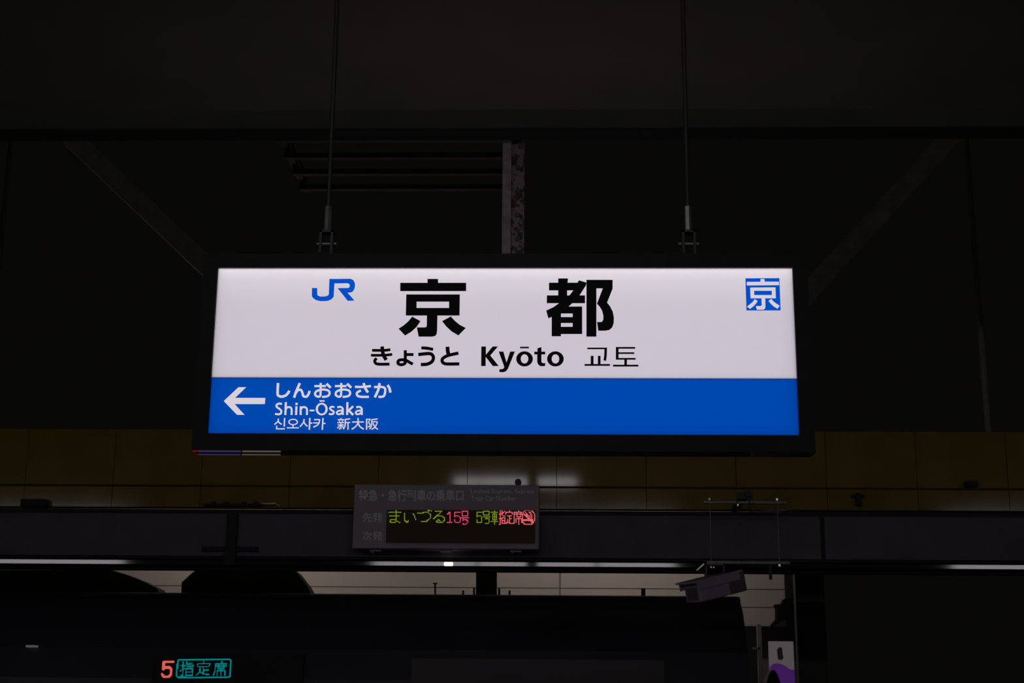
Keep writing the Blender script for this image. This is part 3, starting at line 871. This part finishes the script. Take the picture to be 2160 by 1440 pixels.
# unseen glowing strips added low on the side; the sign's glossy underside mirrors them
def mirror_x(px):
    p = at(px, 954, YS)
    dirv = p - CAM
    return (CAM + dirv * ((YT0) / dirv.y)).x
for za, zb_2 in ((1.386, 1.392), (1.412, 1.418)):
    side_box(mirror_x(404), mirror_x(421), za, zb_2, 'mirrored_strip', 'streak_red', 0.02)
    side_box(mirror_x(421), mirror_x(508), za, zb_2, 'mirrored_strip', 'streak_blue', 0.02)
    side_box(mirror_x(512), mirror_x(592), za, zb_2, 'mirrored_pale_strip', 'streak_pale', 0.02)
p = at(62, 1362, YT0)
part(MB().obox((p.x, YT0 + 0.05, p.z), Vector((1, 0, 0)), Vector((0, 1, 0)), Vector((0, 0, 1)), (0.035, 0.03, 0.007)), 'painted_glint', 'glintpaint', train, bevel=0.004)  # glowing bar stands in for a lamp's reflection on the body

# ================================================================== small fittings on the fascia and beam
z = at(1080, 1026, YF - 0.02).z
single(MB().tube((-7, YF - 0.008, z), (7, YF - 0.008, z), 0.006, 8), 'conduit_pipe', 'yellowback', 'thin dark conduit running along the yellow fascia', 'pipe')
p = at(73, 1062, YF - 0.03)
single(MB().box((p.x - 0.085, YF - 0.06, p.z - 0.028), (p.x + 0.085, YF + 0.0, p.z + 0.028)), 'junction_box', 'beamdark', 'small black box low on the yellow fascia, far left', 'box', bevel=0.006)
p = at(2048, 1021, YF - 0.03)
single(MB().box((p.x - 0.04, YF - 0.06, p.z - 0.018), (p.x + 0.04, YF + 0.0, p.z + 0.018)), 'junction_box', 'beamdark', 'small black box on the yellow fascia, far right', 'box', bevel=0.006)
p = at(1811, 1053, YF - 0.03)
single(MB().box((p.x - 0.015, YF - 0.05, p.z - 0.04), (p.x + 0.015, YF + 0.0, p.z + 0.04)).box((p.x - 0.04, YF - 0.04, p.z + 0.015), (p.x + 0.04, YF, p.z + 0.03)), 'pipe_clip', 'beamdark', 'dark clip holding the conduit right of the camera mount', 'clip')
p = at(946, 1189, YB - 0.05)
single(MB().box((p.x - 0.029, YB - 0.06, p.z - 0.012), (p.x + 0.029, YB - 0.032, p.z + 0.012)), 'edge_lamp', 'spot', 'small bright white lamp on the polished edge below the board', 'lamp', bevel=0.005)
bk = thing('beam_bracket', at(490, 1185, YB - 0.02), 'dark upright bracket with a foot on the beam left of the board', 'bracket')
a, b = at(482, 1085, YB), at(498, 1192, YB)
part(MB().box((a.x, YB - 0.04, b.z), (b.x, YB, a.z)), 'upright', 'beamdark', bk)
a, b = at(428, 1153, YB), at(545, 1163, YB)
part(MB().box((a.x, YB - 0.03, b.z), (b.x, YB, a.z)), 'foot', 'beamdark', bk)
for px in (440, 535):
    p = at(px, 1158, YB - 0.03)
    part(MB().tube((p.x, YB - 0.045, p.z), (p.x, YB - 0.03, p.z), 0.016, 8), 'bolt', 'beamdark', bk)
tray = thing('cable_tray', at(510, 1068, YF - 0.03), 'short dark cable tray with a bright end on the yellow fascia lower edge', 'tray')
a, b, c = at(430, 1064, YF - 0.04), at(552, 1062, YF - 0.04), at(583, 1062, YF - 0.04)
part(MB().box((a.x, YF - 0.05, b.z - 0.016), (b.x, YF, b.z - 0.002)), 'channel', 'beamdark', tray)
part(MB().box((b.x, YF - 0.055, b.z - 0.004), (c.x, YF, b.z + 0.002)), 'end_plate', 'chrome', tray)
for px in (450, 478, 515, 540):
    q = at(px, 1060, YF - 0.03)
    part(MB().box((q.x - 0.014, YF - 0.045, b.z - 0.002), (q.x + 0.014, YF - 0.015, b.z + 0.012)), 'clamp', 'beamdark', tray)
for px, lab in ((2085, 'thin dark rod holding up the right end of the yellow fascia'), (-40, 'thin dark rod holding up the left end of the yellow fascia')):
    p = at(px, 915, YF + 0.05)
    single(MB().tube((p.x, YF + 0.05, p.z - 0.02), (p.x, YF + 0.05, 5.62), 0.02, 8), 'hanger_rod', 'rodmid', lab, 'rod')

# roof braces spreading from behind the sign
YR = 11.5
for q0, q1, lab in (((150, 290), (660, 775), 'dark slanting roof brace left of the lit sign'), ((2030, 262), (1560, 775), 'dark slanting roof brace right of the lit sign')):
    single(MB().bar(at(*q0, YR), at(*q1, YR), 0.12, 0.16), 'roof_brace', 'brace', lab, 'brace')
p = at(1110, 775, YR)
a, b = at(660, 775, YR), at(1560, 775, YR)
single(MB().box((a.x - 0.1, YR - 0.08, p.z - 0.15), (b.x + 0.1, YR + 0.08, p.z + 0.1)).box((at(1083, 500, YR).x - 0.07, YR + 0.08, p.z - 1.0), (at(1083, 500, YR).x + 0.07, YR + 0.3, 5.6)), 'brace_beam', 'deck', 'dark cross beam joining the roof braces behind the lit sign', 'beam')

# ================================================================== dark pillar and things seen past the end of the train
YP = 12.6
x0, x1 = at(1684, 1400, YP).x, at(2300, 1200, YP).x
single(MB().box((x0, YP, 0), (x0 + 0.25, YP + 0.10, 3.8)), 'platform_pillar', 'pillar', 'dark square pillar right of the train end', 'pillar')
YQ = 15.0
single(MB().prism([at(x, y, YW - 0.2) for x, y in ((1636, 1274), (1650, 1274), (1656, 1262), (1720, 1255), (1720, 1288), (1695, 1288), (1668, 1300), (1624, 1324), (1640, 1304), (1640, 1282))], (0, 0.2, 0)), 'stair_soffit', 'soffit', 'dark slanting beam end under the beige wall right of the train end', 'beam')
a, b = at(1600, 1322, YQ), at(1660, 1322, YQ)
pole = thing('signal_pole', at(1605, 1500, YQ), 'slim pale pole with a short arm just right of the train end', 'pole')
part(MB().box((at(1601, 1440, YQ).x, YQ, 0.2), (at(1610, 1440, YQ).x, YQ + 0.05, at(1600, 1316, YQ).z)), 'shaft', 'pale', pole)
pa = at(1589, 1367, YQ)
part(MB().box((pa.x, YQ, pa.z - 0.011), (at(1603, 1367, YQ).x, YQ + 0.03, pa.z + 0.011)), 'arm', 'pale', pole)
YO = 15.6
ps = thing('poster_panel', at(1648, 1440, YO), 'pale poster with a dark figure and purple lower part beyond the train end', 'poster')
a, b = at(1622, 1352, YO), at(1678, 1470, YO)
part(MB().box((a.x, YO, b.z), (b.x, YO + 0.06, a.z)), 'sheet', 'poster', ps)
Ink(YO - 0.003).poly([(1623, 1440), (1623, 1408), (1630, 1400), (1642, 1398), (1655, 1403), (1668, 1412), (1676, 1412), (1677, 1440)]).build('purple_print', 'purple', ps)
Ink(YO - 0.004).poly([(1639, 1370), (1643, 1364), (1650, 1366), (1651, 1380), (1653, 1387), (1649, 1392), (1641, 1390), (1640, 1382)]).build('figure_print', 'pillar', ps)
p = at(1632, 1445, YQ - 0.6)
hp = MB()
hn = 14
hp.prism([Vector((p.x - 0.14 + 0.28 * i / hn, YQ - 0.6, p.z - 0.3 + 0.45 * math.sin(math.pi * i / hn))) for i in range(hn + 1)], (0, 0.25, 0))
single(hp, 'rounded_bollard', 'pillar', 'dark rounded shape in front of the purple poster', 'bollard')

# ================================================================== lamps of the station
def lamp(x, y, z, L, label, group=None, m='lamp', ceil=4.098, h=0.12, wall=None):
    t = thing('platform_lamp', (x, y, z), label, 'lamp', group)
    part(MB().box((x - L / 2, y - 0.09, z + h / 2), (x + L / 2, y + 0.09, z + h / 2 + 0.02)), 'housing', 'lamphouse', t)
    part(MB().box((x - L / 2 + 0.02, y - 0.05, z - h / 2), (x + L / 2 - 0.02, y + 0.05, z + h / 2)), 'diffuser', m, t)
    for sx in (-0.3, 0.3):
        if wall:
            part(MB().box((x + sx * L - 0.015, y, z + h / 2 + 0.02), (x + sx * L + 0.015, wall, z + h / 2 + 0.05)), 'wall_arm', 'lamphouse', t)
            continue
        part(MB().box((x + sx * L - 0.01, y - 0.01, z + h / 2 + 0.02), (x + sx * L + 0.01, y + 0.01, ceil)), 'stem', 'lamphouse', t)
lamp(-0.43, 2.0, 3.90, 1.45, 'short tube lamp under the ceiling between the viewer and the lit sign', h=0.075)
for xc_, L_, lab in ((-0.40, 4.3, 'long tube lamp under the ceiling above the viewer'), (-8.25, 4.3, 'long tube lamp under the ceiling far left of the viewer'), (7.75, 4.3, 'long tube lamp under the ceiling far right of the viewer')):
    lamp(xc_, -2.2, 3.85, L_, lab)
for xc_, lab in ((-3.2, 'tube lamp lighting the left of the beige wall, hidden by the fascia'), (0.6, 'tube lamp lighting the middle of the beige wall, hidden by the fascia')):
    lamp(xc_, 14.6, 4.05, 2.4, lab, m='farlamp', wall=YW)

bpy.context.view_layer.update()
